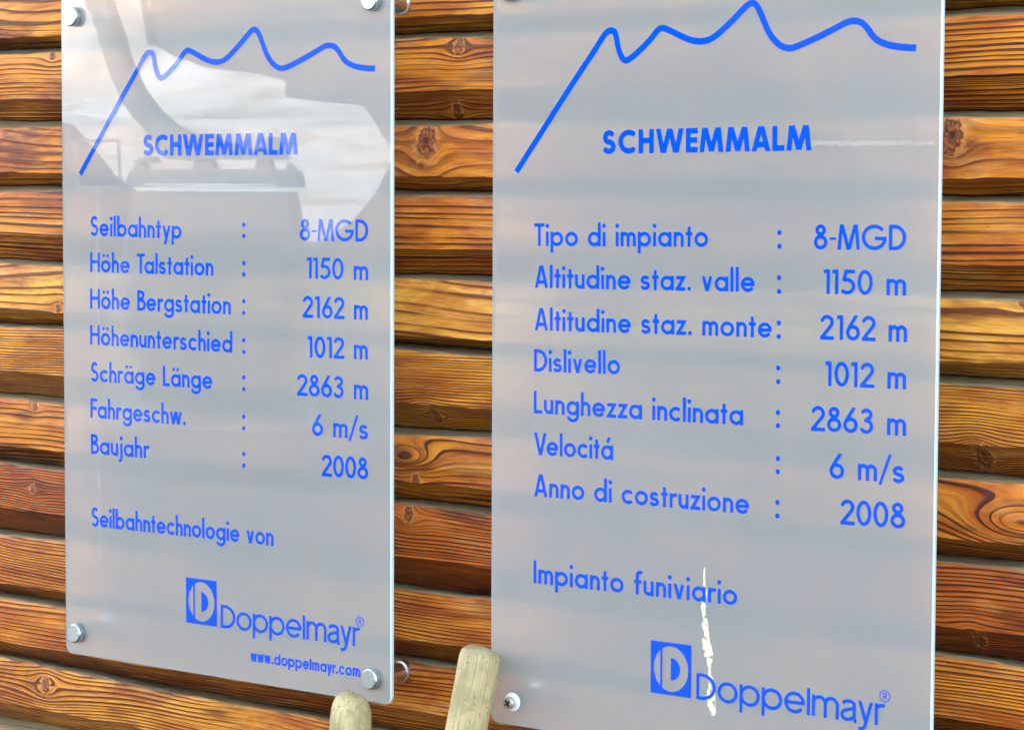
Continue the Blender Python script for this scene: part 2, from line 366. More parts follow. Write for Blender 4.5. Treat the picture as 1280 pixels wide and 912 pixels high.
    if ch == '3':
        L.append(arc(.25, .755, .21 - h * .6, .245 - h, 155, -80, 22)); L.append(arc(.245, .295, .27 - h, .295 - h, 84, -155, 24)); L.append([(.18, .53), (.27, .53)]); return L, .53
    if ch == '5':
        L.append([(.50, 1 - h), (.17, 1 - h), (.10, .56)]); L.append(arc(.22, .335, .31 - h, .335 - h, 122, -140, 26)); return L, .53
    if ch == '6': L.append(arc(.28, .31, .28 - h, .31 - h, 0, 360, 36)); L.append(('clip', 0, 1, [[(.43, 1.04), (.09, .42)]])); return L, .56
    if ch == '8': L.append(arc(.28, .77, .215 - h, .23 - h, 0, 360, 36)); L.append(arc(.28, .29, .28 - h, .29 - h, 0, 360, 36)); return L, .56
    b = st.get('bold')
    if ch == 'S':
        k = .58 if b else .52; r1 = (1 - s) / 4
        L.append(arc(k / 2 + .01, 1 - h - r1, k / 2 - h - .02, r1, 38, 258, 20) + arc(k / 2 - .01, h + r1, k / 2 - h + .01, r1, 78, -142, 20)); return L, k
    if ch == 'C': r = .44; L.append(arc(r, .5, r - h, .5 - h, 52, 308, 34)); return L, .74
    if ch == 'G': L.append(arc(.5, .5, .5 - h, .5 - h, 42, 352, 40)); L.append([(.52, .46), (1.0 - h * .3, .46)]); return L, 1.0
    if ch == 'H': k = .64; L += [[(h, 1), (h, 0)], [(k - h, 1), (k - h, 0)], [(h, .53), (k - h, .53)]]; return L, k
    if ch == 'W':
        k = 1.10; L.append(('clip', 0, 1, [[(h * .85, 1.08), (k * .28, -.08)], [(k * .28, -.08), (k / 2, 1.05)], [(k / 2, 1.05), (k * .72, -.08)], [(k * .72, -.08), (k - h * .85, 1.08)]])); return L, k
    if ch == 'E': k = .47; L += [[(h, 1), (h, 0)], [(h, 1 - h), (k, 1 - h)], [(h, .51), (k - .02, .51)], [(h, h), (k, h)]]; return L, k
    if ch == 'F': k = .45; L += [[(h, 1), (h, 0)], [(h, 1 - h), (k, 1 - h)], [(h, .5), (k - .02, .5)]]; return L, k
    if ch == 'M':
        k = .92 if b else .90; e = .10
        L.append(('clip', 0, 1, [[(h * .9, -.06), (e + h * .9, 1.06)], [(e + h * .95, 1.06), (k / 2, .04 if b else -.03)], [(k / 2, .04 if b else -.03), (k - e - h * .95, 1.06)], [(k - e - h * .9, 1.06), (k - h * .9, -.06)]])); return L, k
    if ch == 'A': k = .72 if b else .66; L.append(('clip', 0, 1, [[(h * .8, -.08), (k / 2 - .01, 1.05)], [(k / 2 + .01, 1.05), (k - h * .8, -.08)]])); L.append([(.17, .27), (k - .17, .27)]); return L, k
    if ch == 'V': k = .66; L.append(('clip', 0, 1, [[(h * .8, 1.08), (k / 2, -.05)], [(k / 2, -.05), (k - h * .8, 1.08)]])); return L, k
    if ch == 'L': k = .46 if b else .42; L += [[(h, 1), (h, 0)], [(h, h), (k, h)]]; return L, k
    if ch == 'T': k = .50; L += [[(k / 2, 1), (k / 2, 0)], [(0, 1 - h), (k, 1 - h)]]; return L, k
    if ch == 'I': L.append([(h, 1), (h, 0)]); return L, s
    if ch == 'B':
        L.append([(h, 1), (h, 0)]); L.append([(h, 1 - h), (.22, 1 - h)] + arc(.23, .765, .20 - h * .4, .235 - h, 90, -90, 14) + [(h, .53)]); L.append([(h, .53), (.25, .53)] + arc(.25, .265 + h * .4, .26 - h * .6, .265 - h * .6, 90, -90, 14) + [(h, h)]); return L, .50
    if ch == 'D':
        k = .68 if not st.get('two') else .72; L.append([(h, 1), (h, 0)]); L.append([(h, 1 - h), (.22, 1 - h)] + arc(.22, .5, k - .22 - h, .5 - h, 90, -90, 24) + [(h, h)]); return L, k
    if ch == 'R': L.append([(h, 1), (h, 0)]); L.append([(h, 1 - h), (.28, 1 - h)] + arc(.30, .74, .22, .26 - h, 90, -90, 12) + [(h, .48)]); L.append([(.26, .48), (.54, 0)]); return L, .56
    raise KeyError(ch)
STY = {'f': dict(s=.144, x=.63, a=1.04, d=.30, gap=.085, sp=.30, bx=.98),
       'n': dict(s=.144, x=.66, a=1.04, d=.30, gap=.060, sp=.36, bx=.95),
       'b': dict(s=.225, x=.66, a=1.04, d=.30, gap=.055, bold=True),
       'h': dict(s=.125, x=.80, a=1.0, d=.27, gap=.045, two=True, bx=.90, nw=1.22),
       'u': dict(s=.195, x=.80, a=1.05, d=.30, gap=.10, bx=.95, nw=1.22)}
def sdf_poly(P, X, Y, pts, r):
    d = np.full(X.shape, 1e3); n = len(pts); closed = n > 3 and math.dist(pts[0], pts[-1]) < 1e-6
    for i in range(n - 1):
        (ax, ay), (bx, by) = pts[i], pts[i + 1]; vx, vy = bx - ax, by - ay; L2 = vx * vx + vy * vy
        if L2 < 1e-12: continue
        t = ((X - ax) * vx + (Y - ay) * vy) / L2; tc = np.clip(t, 0, 1)
        q = np.hypot(X - ax - tc * vx, Y - ay - tc * vy) - r; ln = math.sqrt(L2)
        if not closed and i == 0: q = np.maximum(q, -t * ln)
        if not closed and i == n - 2: q = np.maximum(q, (t - 1) * ln)
        d = np.minimum(d, q)
    return d
def field(items, X, Y, r):
    d = np.full(X.shape, 1e3)
    for it in items:
        if isinstance(it, tuple) and it[0] == 'dot': q = np.hypot(X - it[1], Y - it[2]) - it[3]
        elif isinstance(it, tuple) and it[0] == 'clip':
            q = np.full(X.shape, 1e3)
            for pl in it[3]: q = np.minimum(q, sdf_poly(None, X, Y, pl, r))
            q = np.maximum(q, np.maximum(it[1] - Y, Y - it[2]))
        elif isinstance(it, tuple) and it[0] == 'w': q = sdf_poly(None, X, Y, it[2], r * it[1])
        else: q = sdf_poly(None, X, Y, it, r)
        d = np.minimum(d, q)
    return d
def march(d, xs, ys):
    """polygons covering d < 0"""
    V, F, key = [], [], {}
    def vid(k, p):
        if k not in key: key[k] = len(V); V.append(p)
        return key[k]
    ins = d < 0
    cell = ins[:-1, :-1] | ins[1:, :-1] | ins[:-1, 1:] | ins[1:, 1:]
    for j, i in zip(*np.nonzero(cell)):
        c = [(i, j), (i + 1, j), (i + 1, j + 1), (i, j + 1)]; vals = [d[b, a] for a, b in c]; poly = []
        for k in range(4):
            a, b = c[k], c[(k + 1) % 4]; va, vb = vals[k], vals[(k + 1) % 4]
            if va < 0: poly.append(vid(a, (xs[a[0]], ys[a[1]])))
            if (va < 0) != (vb < 0):
                t = va / (va - vb)
                poly.append(vid((min(a, b), max(a, b)), (xs[a[0]] + t * (xs[b[0]] - xs[a[0]]), ys[a[1]] + t * (ys[b[1]] - ys[a[1]]))))
        if len(poly) > 2: F.append(tuple(poly))
    return V, F
_gc = {}
def glyph_mesh(ch, sty, kx):
    k = (ch, sty, round(kx, 2))
    if k in _gc: return _gc[k]
    kx = round(kx, 2); items, w = glyph(ch, STY[sty])
    def sc(it):
        if isinstance(it, tuple):
            if it[0] == 'dot': return ('dot', it[1] * kx, it[2], it[3])
            if it[0] == 'clip': return ('clip', it[1], it[2], [[(x * kx, y) for x, y in p] for p in it[3]])
            if it[0] == 'w': return ('w', it[1], [(x * kx, y) for x, y in it[2]])
        return [(x * kx, y) for x, y in it]
    st = 1 / 34
    xs = np.arange(-.12, w * kx + .16, st); ys = np.arange(-.42, 1.22, st); X, Y = np.meshgrid(xs, ys)
    d = field([sc(i) for i in items], X, Y, STY[sty]['s'] / 2) if items else np.full(X.shape, 1.)
    V, F = march(d, xs, ys); _gc[k] = (V, F, w); return _gc[k]
KERN = {'To': -.1, 'Ta': -.1, 'Ti': -.02, 'Ve': -.08, 'Fa': -.06, 'AL': -.03, 'MA': -.02, '11': -.02, '15': .03, '10': .04, '12': .03, '21': .03, '16': .04, 'rc': .0, '01': .0, 'WE': -.01, 'HW': -.02, '8-': .02, '-M': -.02, 'ay': -.03, 'yr': -.01}
def text_mesh(s, sty, x0, z0, x1, z1, cap, y):
    g = STY[sty]['gap']; w = 0.0
    for i, c in enumerate(s):
        w += glyph(c, STY[sty])[1] + (g if i < len(s) - 1 else 0) + (KERN.get(s[i:i + 2], 0) if i < len(s) - 1 else 0)
    L = math.hypot(x1 - x0, z1 - z0); kx = L / cap / w; ca, sa = (x1 - x0) / L, (z1 - z0) / L
    V, F, pen = [], [], 0.0
    for i, c in enumerate(s):
        gv, gf, gw = glyph_mesh(c, sty, kx); o = len(V)
        for (a, b) in gv:
            px, pz = (pen + a) * cap, b * cap; V.append((x0 + px * ca - pz * sa, y, z0 + px * sa + pz * ca))
        F += [tuple(q + o for q in f) for f in gf]
        pen += (gw + g + KERN.get(s[i:i + 2], 0)) * kx
    return V, F
def smooth_curve(P, k=6):
    out = []
    for i in range(len(P) - 1):
        p0, p1, p2, p3 = P[max(i - 1, 0)], P[i], P[i + 1], P[min(i + 2, len(P) - 1)]
        for j in range(k):
            t = j / k
            out.append(tuple(.5 * (2 * p1[a] + (p2[a] - p0[a]) * t + (2 * p0[a] - 5 * p1[a] + 4 * p2[a] - p3[a]) * t * t + (3 * p1[a] - p0[a] - 3 * p2[a] + p3[a]) * t ** 3) for a in (0, 1)))
    out.append(P[-1]); return out
def ribbon(P, w, y):
    V, F = [], []
    for i, p in enumerate(P):
        a, b = P[max(i - 1, 0)], P[min(i + 1, len(P) - 1)]; dx, dz = b[0] - a[0], b[1] - a[1]; l = math.hypot(dx, dz) or 1
        V += [(p[0] - dz / l * w / 2, y, p[1] + dx / l * w / 2), (p[0] + dz / l * w / 2, y, p[1] - dx / l * w / 2)]
        if i: F.append((2 * i - 2, 2 * i - 1, 2 * i + 1, 2 * i))
    return V, F
def flip(V, F): return V, [tuple(reversed(f)) for f in F]

# ---- materials of the signs
BLUE = simple('blue_print', (.0, .080, .78), .45, Coat_Weight=1.0, Coat_Roughness=.015, Coat_IOR=1.34, Specular_IOR_Level=0.0)
def frost():
    t = NT('frosted_acrylic'); t.t.nodes.remove(t.b)
    g = t.n('ShaderNodeNewGeometry')
    n = t.noise(g.outputs['Position'], 9, 3, .5); n2 = t.noise(g.outputs['Position'], 650, 2, .6)
    dif = t.n('ShaderNodeBsdfDiffuse'); tra = t.n('ShaderNodeBsdfTranslucent')
    c = t.mix(t.step(n2, .3, .7), (.84, .97, 1.0), (.70, .83, .87)); sp_ = t.n('ShaderNodeSeparateXYZ'); t.l(g.outputs['Position'], sp_.inputs[0])
    dust = t.noise(t.comb(t.math('MULTIPLY', sp_.outputs[0], 16.), 0., t.math('MULTIPLY', sp_.outputs[2], 7.)), 1, 4, .6)
    c = t.mix(t.math('MULTIPLY', t.step(dust, .45, .75), .5), c, (1.0, .97, .92)); t.l(c, dif.inputs[0]); t.l(c, tra.inputs[0])
    rf_ = t.n('ShaderNodeBsdfRefraction', distribution='GGX'); rf_.inputs['Color'].default_value = (.95, .98, 1, 1)
    rf_.inputs['Roughness'].default_value = FROST_R; rf_.inputs['IOR'].default_value = 1.18
    m1 = t.n('ShaderNodeMixShader'); m1.inputs[0].default_value = .28; t.l(dif.outputs[0], m1.inputs[1]); t.l(tra.outputs[0], m1.inputs[2])
    m2 = t.n('ShaderNodeMixShader'); t.put(m2.inputs[0], FROST_T); t.l(m1.outputs[0], m2.inputs[1]); t.l(rf_.outputs[0], m2.inputs[2])
    gl = t.n('ShaderNodeBsdfGlossy'); gl.inputs['Roughness'].default_value = .013
    fr = t.n('ShaderNodeFresnel'); fr.inputs[0].default_value = 1.5
    # wiped and dusty areas of the polished face
    m3 = t.n('ShaderNodeMixShader'); t.l(t.math('MULTIPLY', fr.outputs[0], t.math('ADD', t.math('MULTIPLY', n, .25), .88)), m3.inputs[0])
    t.l(m2.outputs[0], m3.inputs[1]); t.l(gl.outputs[0], m3.inputs[2]); t.l(m3.outputs[0], t.out.inputs[0])
    return t.m
FROST_R, FROST_T = .48, .59
FROST = frost()
def back_face():
    t = NT('acrylic_back_face'); t.t.nodes.remove(t.b)
    r = t.n('ShaderNodeBsdfRefraction', distribution='GGX'); r.inputs['Color'].default_value = (.97, .99, 1, 1); r.inputs['Roughness'].default_value = .34; r.inputs['IOR'].default_value = 1.18
    d = t.n('ShaderNodeBsdfTranslucent'); d.inputs[0].default_value = (.9, .93, .95, 1); m = t.n('ShaderNodeMixShader'); m.inputs[0].default_value = .12
    t.l(r.outputs[0], m.inputs[1]); t.l(d.outputs[0], m.inputs[2]); t.l(m.outputs[0], t.out.inputs[0]); return t.m
BACK = back_face()
EDGE = simple('polished_edge_glow', (.58, .78, .84), .3)  # pale cyan stands in for light the acrylic carries to its edge
def brushed(name, col, rough):
    t = NT(name); t.b.inputs['Metallic'].default_value = 1; t.b.inputs['Base Color'].default_value = (*col, 1)
    g = t.n('ShaderNodeNewGeometry'); n = t.noise(g.outputs['Position'], 1400, 2)
    t.l(t.math('ADD', t.math('MULTIPLY', n, .25), rough - .1), t.b.inputs['Roughness']); return t.m
STEEL = brushed('satin_steel', (.46, .58, .63), .30); CHROME = brushed('steel_barrel', (.75, .78, .80), .22); ZINC = brushed('zinc', (.62, .66, .68), .38)
DARKM = simple('recess_shade', (.02, .02, .025), .6)
PALE = simple('dried_white_drip', (.80, .83, .62), .7, Alpha=.9); SCR = simple('scratch', (.70, .70, .68), .5)

TXT_L= [('Seilbahntyp', 'f', 0.0431, -0.1766, 0.175, -0.1783, 0.0207), ('Höhe Talstation', 'f', 0.0424, -0.2145, 0.2193, -0.2148, 0.0205), ('Höhe Bergstation', 'f', 0.042, -0.2526, 0.2429, -0.2528, 0.0209), ('Höhenunterschied', 'f', 0.0416, -0.2904, 0.2449, -0.2909, 0.0206), ('Schräge Länge', 'f', 0.0421, -0.3289, 0.2173, -0.3286, 0.0206), ('Fahrgeschw.', 'f', 0.0414, -0.3671, 0.18, -0.3672, 0.0206), ('Baujahr', 'f', 0.0416, -0.405, 0.127, -0.4045, 0.0209), ('Seilbahntechnologie von', 'f', 0.0417, -0.4816, 0.2995, -0.4801, 0.0204), ('8-MGD', 'n', 0.3349, -0.1781, 0.4218, -0.178, 0.0211), ('1150 m', 'n', 0.3434, -0.2147, 0.4219, -0.2149, 0.0206), ('2162 m', 'n', 0.3386, -0.2528, 0.4216, -0.2525, 0.0211), ('1012 m', 'n', 0.3446, -0.2915, 0.4216, -0.2905, 0.0209), ('2863 m', 'n', 0.331, -0.3292, 0.4219, -0.329, 0.0212), ('6 m/s', 'n', 0.3502, -0.3673, 0.4221, -0.3671, 0.0211), ('2008', 'n', 0.363, -0.406, 0.4221, -0.4053, 0.0210), ('SCHWEMMALM', 'b', 0.1205, -0.0942, 0.3324, -0.095, 0.0214), ('Doppelmayr', 'h', 0.2274, -0.5691, 0.4115, -0.5682, 0.0234), ('www.doppelmayr.com', 'u', 0.2685, -0.5986, 0.4118, -0.5976, 0.0105)]
TXT_R= [('Tipo di impianto', 'f', 0.6179, -0.1794, 0.803, -0.1777, 0.0203), ('Altitudine staz. valle', 'f', 0.6186, -0.2172, 0.85, -0.2152, 0.0202), ('Altitudine staz. monte', 'f', 0.6188, -0.2555, 0.8674, -0.2534, 0.0202), ('Dislivello', 'f', 0.6184, -0.2929, 0.7124, -0.2914, 0.0202), ('Lunghezza inclinata', 'f', 0.6182, -0.3308, 0.8399, -0.3292, 0.0204), ('Velocitá', 'f', 0.6189, -0.3687, 0.7058, -0.3677, 0.0203), ('Anno di costruzione', 'f', 0.6191, -0.4065, 0.8468, -0.4049, 0.0204), ('Impianto funiviario', 'f', 0.6187, -0.4861, 0.8357, -0.4846, 0.0208), ('8-MGD', 'n', 0.9065, -0.1783, 0.9925, -0.1779, 0.0208), ('1150 m', 'n', 0.9157, -0.2151, 0.9931, -0.2148, 0.0205), ('2162 m', 'n', 0.9138, -0.2531, 0.9946, -0.2524, 0.0207), ('1012 m', 'n', 0.9186, -0.2916, 0.9943, -0.2909, 0.0207), ('2863 m', 'n', 0.9061, -0.3298, 0.995, -0.329, 0.021), ('6 m/s', 'n', 0.924, -0.3686, 0.9944, -0.3678, 0.0211), ('2008', 'n', 0.9352, -0.4063, 0.9955, -0.405, 0.0212), ('SCHWEMMALM', 'b', 0.6912, -0.0974, 0.9036, -0.0961, 0.0209), ('Doppelmayr', 'h', 0.7948, -0.5706, 0.9788, -0.5704, 0.0231)]
COL_L= [((0.2609, -0.1745), (0.2609, -0.1634)), ((0.2607, -0.2125), (0.2608, -0.2014)), ((0.2606, -0.2507), (0.2606, -0.2391)), ((0.2604, -0.2894), (0.2605, -0.2777)), ((0.2603, -0.3264), (0.2603, -0.3148)), ((0.2601, -0.3655), (0.2601, -0.3541)), ((0.2599, -0.4028), (0.26, -0.3912))]
COL_R= [((0.8736, -0.1761), (0.8734, -0.1647)), ((0.8737, -0.2142), (0.8735, -0.2026)), ((0.8739, -0.2521), (0.8738, -0.2407)), ((0.8739, -0.2902), (0.8737, -0.2787)), ((0.8741, -0.3274), (0.874, -0.3163)), ((0.8745, -0.3665), (0.8744, -0.3553)), ((0.8746, -0.404), (0.8745, -0.3926))]
CURVE= [(0.5976, -0.1127), (0.6101, -0.0969), (0.6349, -0.0657), (0.6384, -0.061), (0.6454, -0.0524), (0.6645, -0.0287), (0.6816, -0.0081), (0.6918, 0.0049), (0.6969, 0.0096), (0.7012, 0.0105), (0.7046, 0.0089), (0.7063, 0.0043), (0.7081, -0.0034), (0.7107, -0.0104), (0.715, -0.0157), (0.7209, -0.0146), (0.7309, -0.008), (0.7425, 0.0016), (0.7491, 0.0083), (0.7544, 0.0106), (0.7615, 0.0085), (0.773, 0.0033), (0.7845, -0.0009), (0.7942, -0.0022), (0.8039, -0.0006), (0.8126, 0.0045), (0.826, 0.0147), (0.8354, 0.0228), (0.8409, 0.0269), (0.8456, 0.0279), (0.8495, 0.0251), (0.8535, 0.0183), (0.8599, 0.0053), (0.8655, -0.0025), (0.8725, -0.0084), (0.8803, -0.0109), (0.8887, -0.0097), (0.9061, -0.0037), (0.9248, 0.0038), (0.936, 0.0083), (0.9434, 0.0089), (0.9493, 0.0071), (0.9546, 0.0023), (0.9591, -0.0034), (0.965, -0.0081), (0.9731, -0.0113), (0.9818, -0.0132), (0.9912, -0.0143), (0.9991, -0.0148)]
def rounded_panel(W, top, bot, th, rad, bev):
    """plate in the x-z plane, front at y=0, back at y=th"""
    out = []
    def ring(ins):
        r = rad - ins if rad > ins else .0005; P = []
        for cx_, cz_, a0 in ((W - ins - r, top - ins - r, 0), (ins + r, top - ins - r, 90), (ins + r, bot + ins + r, 180), (W - ins - r, bot + ins + r, 270)):
            for i in range(9):
                a = math.radians(a0 + 90 * i / 8); P.append((cx_ + r * math.cos(a), cz_ + r * math.sin(a)))
        return P
    rings = [(bev, 0.0), (0.0, bev), (0.0, th - bev), (bev, th)]; V, F, MI = [], [], []
    for ins, yy in rings: V += [(x, yy, z) for x, z in ring(ins)]
    n = 36
    for k in range(3):
        for i in range(n):
            a, b = k * n + i, k * n + (i + 1) % n; F.append((a, b, b + n, a + n)); MI.append(1)
    F.append(tuple(reversed(range(n)))); MI.append(0); F.append(tuple(range(3 * n, 4 * n))); MI.append(2)
    return V, F, MI
def cap_parts(parent, x, z, screw=False):
    if not screw:
        V, F = lathe([(.0086, -.0072), (.0100, -.0058), (.0100, 0)], 40)
        o = oriented(link('screw_cap', mesh('screw_cap', V, F, STEEL, smooth=False), parent, (x, -.0008, z)))
        pass
    else:
        V, F = lathe([(.0078, -.0012), (.0086, -.0006), (.0086, 0)], 40)
        oriented(link('washer', mesh('washer', V, F, simple('white_zinc_washer', (.80, .82, .80), .4)), parent, (x, -.0003, z)))
        V, F = lathe([(.0026, -.0042), (.0048, -.0036), (.0056, -.0018), (.0056, 0)], 32)
        sc_ = oriented(link('screw_head', mesh('screw_head', V, F, ZINC), parent, (x, -.0045, z)))
        V, F = lathe([(.0050, -.0034), (.0050, 0)], 32)
        oriented(link('screw_shank', mesh('screw_shank', V, F, CHROME), parent, (x, -.0011, z)))
        a = math.radians(38); V, F = join([box(-.0034, .0034, -.0006, .0006, -.0009, .0009), box(-.0009, .0009, -.00065, .00055, -.0034, .0034)])
        V = [(p[0] * math.cos(a) - p[2] * math.sin(a), p[1], p[0] * math.sin(a) + p[2] * math.cos(a)) for p in V]
        link('cross_slot_shade', mesh('cross_slot_shade', V, F, DARKM), sc_, (0, -.0040, 0))  # dark cross laid on the head paints the shade inside its slot
    V, F = lathe([(.0108, .0052), (.0108, .0072), (.0093, .0076), (.0093, .040), (.0108, .0405), (.0108, WY + .002)], 32)
    o = oriented(link('standoff', mesh('standoff', V, F, CHROME), parent, (x, 0, z)))
    for p in o.data.polygons: p.use_smooth = False
def colons(C, X0, y, parent):
    r = .00205; n = 20; me = mesh('colon_dot', [(r * math.cos(2 * math.pi * i / n), 0, r * 1.04 * math.sin(2 * math.pi * i / n)) for i in range(n)], [tuple(range(n))], BLUE)
    for pair in C:
        for (x, z) in pair: link('colon_dot', me, parent, (x - X0, y, z))
def logo(X0, x0, x1, z0, z1, y):
    # square badge: disc with a split letter D
    N = 92; xs = np.linspace(-.02, 1.02, N); ys = np.linspace(-.02, 1.02, N); X, Y = np.meshgrid(xs, ys)
    sq = np.maximum(np.abs(X - .5) - .5, np.abs(Y - .5) - .5)
    disc = np.hypot((X - .5) / .98, Y - .5) - .435
    slit = np.abs(X - .262) - .022
    Din = np.maximum(np.hypot((X - .50) / 1.05, Y - .5) - .215, .50 - X)
    light = np.maximum(np.maximum(disc, -slit), -Din)
    V, F = march(np.maximum(sq, -light), xs, ys)
    return [(x0 - X0 + a * (x1 - x0), y, z0 + b * (z1 - z0)) for a, b in V], F
PY = -.0004                        # the print stands a hair in front of the plate
def make_sign(X0, txt, cols, label, curve_off, logo_box, screw_bl, top=.0745, bot=-.6205):
    W = .4505 if X0 == 0 else .4522
    s = empty('info_sign', (X0, 0, Z0), label=label, cat='sign', group='frosted acrylic signs on the plank wall')
    V, F, MI = rounded_panel(W, top, bot, .0052, .0085, .0013)
    oriented(link('acrylic_plate', mesh('acrylic_plate', V, F, mi=MI, mats=[FROST, EDGE, BACK]), s))
    for t_ in txt:
        V, F = text_mesh(t_[0], t_[1], t_[2] - X0, t_[3], t_[4] - X0, t_[5], t_[6], PY)
        link('lettering', mesh('lettering', V, F, BLUE), s)
    colons(cols, X0, PY, s)
    P = smooth_curve([(x - .5687 - .0003 + curve_off - 0, z) for x, z in CURVE], 6)
    V, F = ribbon(P, .0055, PY); V = [(a, b, c) for a, b, c in V]
    link('mountain_outline', mesh('mountain_outline', V, F, BLUE), s)
    lx0, lx1, lz0, lz1 = logo_box; V, F = logo(X0, lx0, lx1, lz0, lz1, PY); link('logo_badge', mesh('logo_badge', V, F, BLUE), s)
    # registered mark
    rx, rz, rr = txt_reg[X0]; 
    V, F = join([ribbon([(rx + rr * math.cos(a * math.pi / 14), rz + rr * math.sin(a * math.pi / 14)) for a in range(29)], .00075, PY)])
    gx = march(field([[(0.07, 1), (0.07, 0)], [(0.07, .93), (.35, .93)] + arc(.36, .72, .2, .21, 90, -90, 8) + [(.07, .51)], [(.33, .51), (.56, 0)]], *np.meshgrid(np.arange(-.1, .8, .04), np.arange(-.1, 1.1, .04)), .07), np.arange(-.1, .8, .04), np.arange(-.1, 1.1, .04))
    k = rr * 1.15; V2 = [(rx - k * .28 + a * k, PY, rz - k * .5 + b * k) for a, b in gx[0]]
    V, F = join([(V, F), (V2, gx[1])]); link('registered_mark', mesh('registered_mark', V, F, BLUE), s)
    for (cx_, cz_) in ((.0222, .0508), (W - .0222, .0494), (W - .0222, -.5968), (.0205, -.5968) if not screw_bl else (.0262, -.5985)):
        cap_parts(s, cx_, cz_, screw_bl and cx_ < .1 and cz_ < 0)
    return s
txt_reg = {0.0: (.4114, -.5435, .0046), .5695: (.9789 - .5695, -.5454, .0046)}
SL = make_sign(0.0, TXT_L, COL_L, 'left sign in German, with mirrored gondola and sky in its glossy upper half', 0.0, (.1793, .2222, -.5688, -.5226), False)
SR = make_sign(.5695, TXT_R, COL_R, 'right sign in Italian, nearer, with a white drip beside its lower logo', -.0008, (.7475, .7897, -.5706, -.5243), True)
# dried drip and small scratches on the right sign, wipe marks on both
STREAK=[(0.8024, -0.4549), (0.8021, -0.464), (0.8035, -0.4765), (0.8012, -0.4886), (0.802, -0.4941), (0.8038, -0.5044), (0.8039, -0.5114), (0.8048, -0.5183), (0.8065, -0.5265), (0.8082, -0.5333), (0.8083, -0.5424), (0.8092, -0.5493), (0.8111, -0.5582), (0.8102, -0.5654), (0.8111, -0.5737), (0.812, -0.5799)]
SW = [.0006, .0022, .0024, .0042, .0038, .0046, .0052, .0060, .0078, .0058, .0026, .0034, .0062, .0068, .0075, .0050]
def ragged(P, W, step, seed, rag, holes, y):
    """flat blotchy film along a path with its own ragged outline"""
    from mathutils import noise
    px = [p[0] for p in P]; pz = [p[1] for p in P]; m = max(W)
    xs = np.arange(min(px) - m, max(px) + m, step); zs = np.arange(min(pz) - m, max(pz) + m, step)
    X, Z = np.meshgrid(xs, zs); d = np.full(X.shape, 1.)
    for i in range(len(P) - 1):
        (ax, az), (bx, bz) = P[i], P[i + 1]; vx, vz = bx - ax, bz - az
        t = np.clip(((X - ax) * vx + (Z - az) * vz) / (vx * vx + vz * vz), 0, 1)
        d = np.minimum(d, np.hypot(X - ax - t * vx, Z - az - t * vz) - (W[i] * (1 - t) + W[i + 1] * t) / 2)
    near = np.argwhere(d < m)
    for a, b in near:
        v = Vector((xs[b], zs[a], seed)); f = noise.fractal(v * (1 / rag[0]), 1.0, 2.0, 3)
        d[a, b] += f * rag[1]
        if holes: d[a, b] = max(d[a, b], (noise.noise(Vector((xs[b] * holes[0], zs[a] * holes[1], seed + 5))) - holes[2]) * step * 4)
    V, F = march(d, xs, zs); return [(a - .5695, y, b) for a, b in V], F
V, F = ragged(STREAK, [w_ * 1.2 for w_ in SW], .00028, 3, (.0022, .0014), (330, 230, .30), -.0002); link('dried_drip', mesh('dried_drip', V, F, PALE), SR)
V, F = ragged([(.9013, -.0902), (.95, -.0908), (1.014, -.0914)], [.0034, .0040, .0026], .00035, 8, (.0040, .0016), None, -.0002); link('scuff_line', mesh('scuff_line', V, F, simple('scuffed_frost', (.80, .80, .76), .7, Alpha=.22)), SR)
def scratches(seed, n, extra=()):
    rnd = random.Random(seed); parts = []
    for i in range(n):
        x, z = rnd.uniform(.03, .43), rnd.uniform(-.58, .05); a = rnd.uniform(0, 3.14); l = rnd.choice((.0006, .0008, .001, .004, .006)); w = rnd.uniform(.0002, .0005) if l > .002 else l * .8
        P = [(x + math.cos(a) * l * t + .15 * l * math.sin(t * 3), z + math.sin(a) * l * t) for t in (0, .33, .66, 1)]
        parts.append(ribbon(P, w, -.00025))
    for (x0, z0, x1, z1, w) in extra:
        for t in np.arange(0, 1, .02):
            if rnd.random() < .75: parts.append(ribbon([(x0 + (x1 - x0) * t, z0 + (z1 - z0) * t + rnd.uniform(-1, 1) * w * .5), (x0 + (x1 - x0) * (t + .03), z0 + (z1 - z0) * (t + .03) + rnd.uniform(-1, 1) * w * .5)], w * rnd.uniform(.15, .35), -.00025 - .00001 * rnd.random()))
    return join(parts)
V, F = scratches(3, 26); props(link('scratches', mesh('scratches', V, F, SCR), SR), kind='stuff')
V, F = scratches(8, 22); props(link('scratches', mesh('scratches', V, F, SCR), SL), kind='stuff')
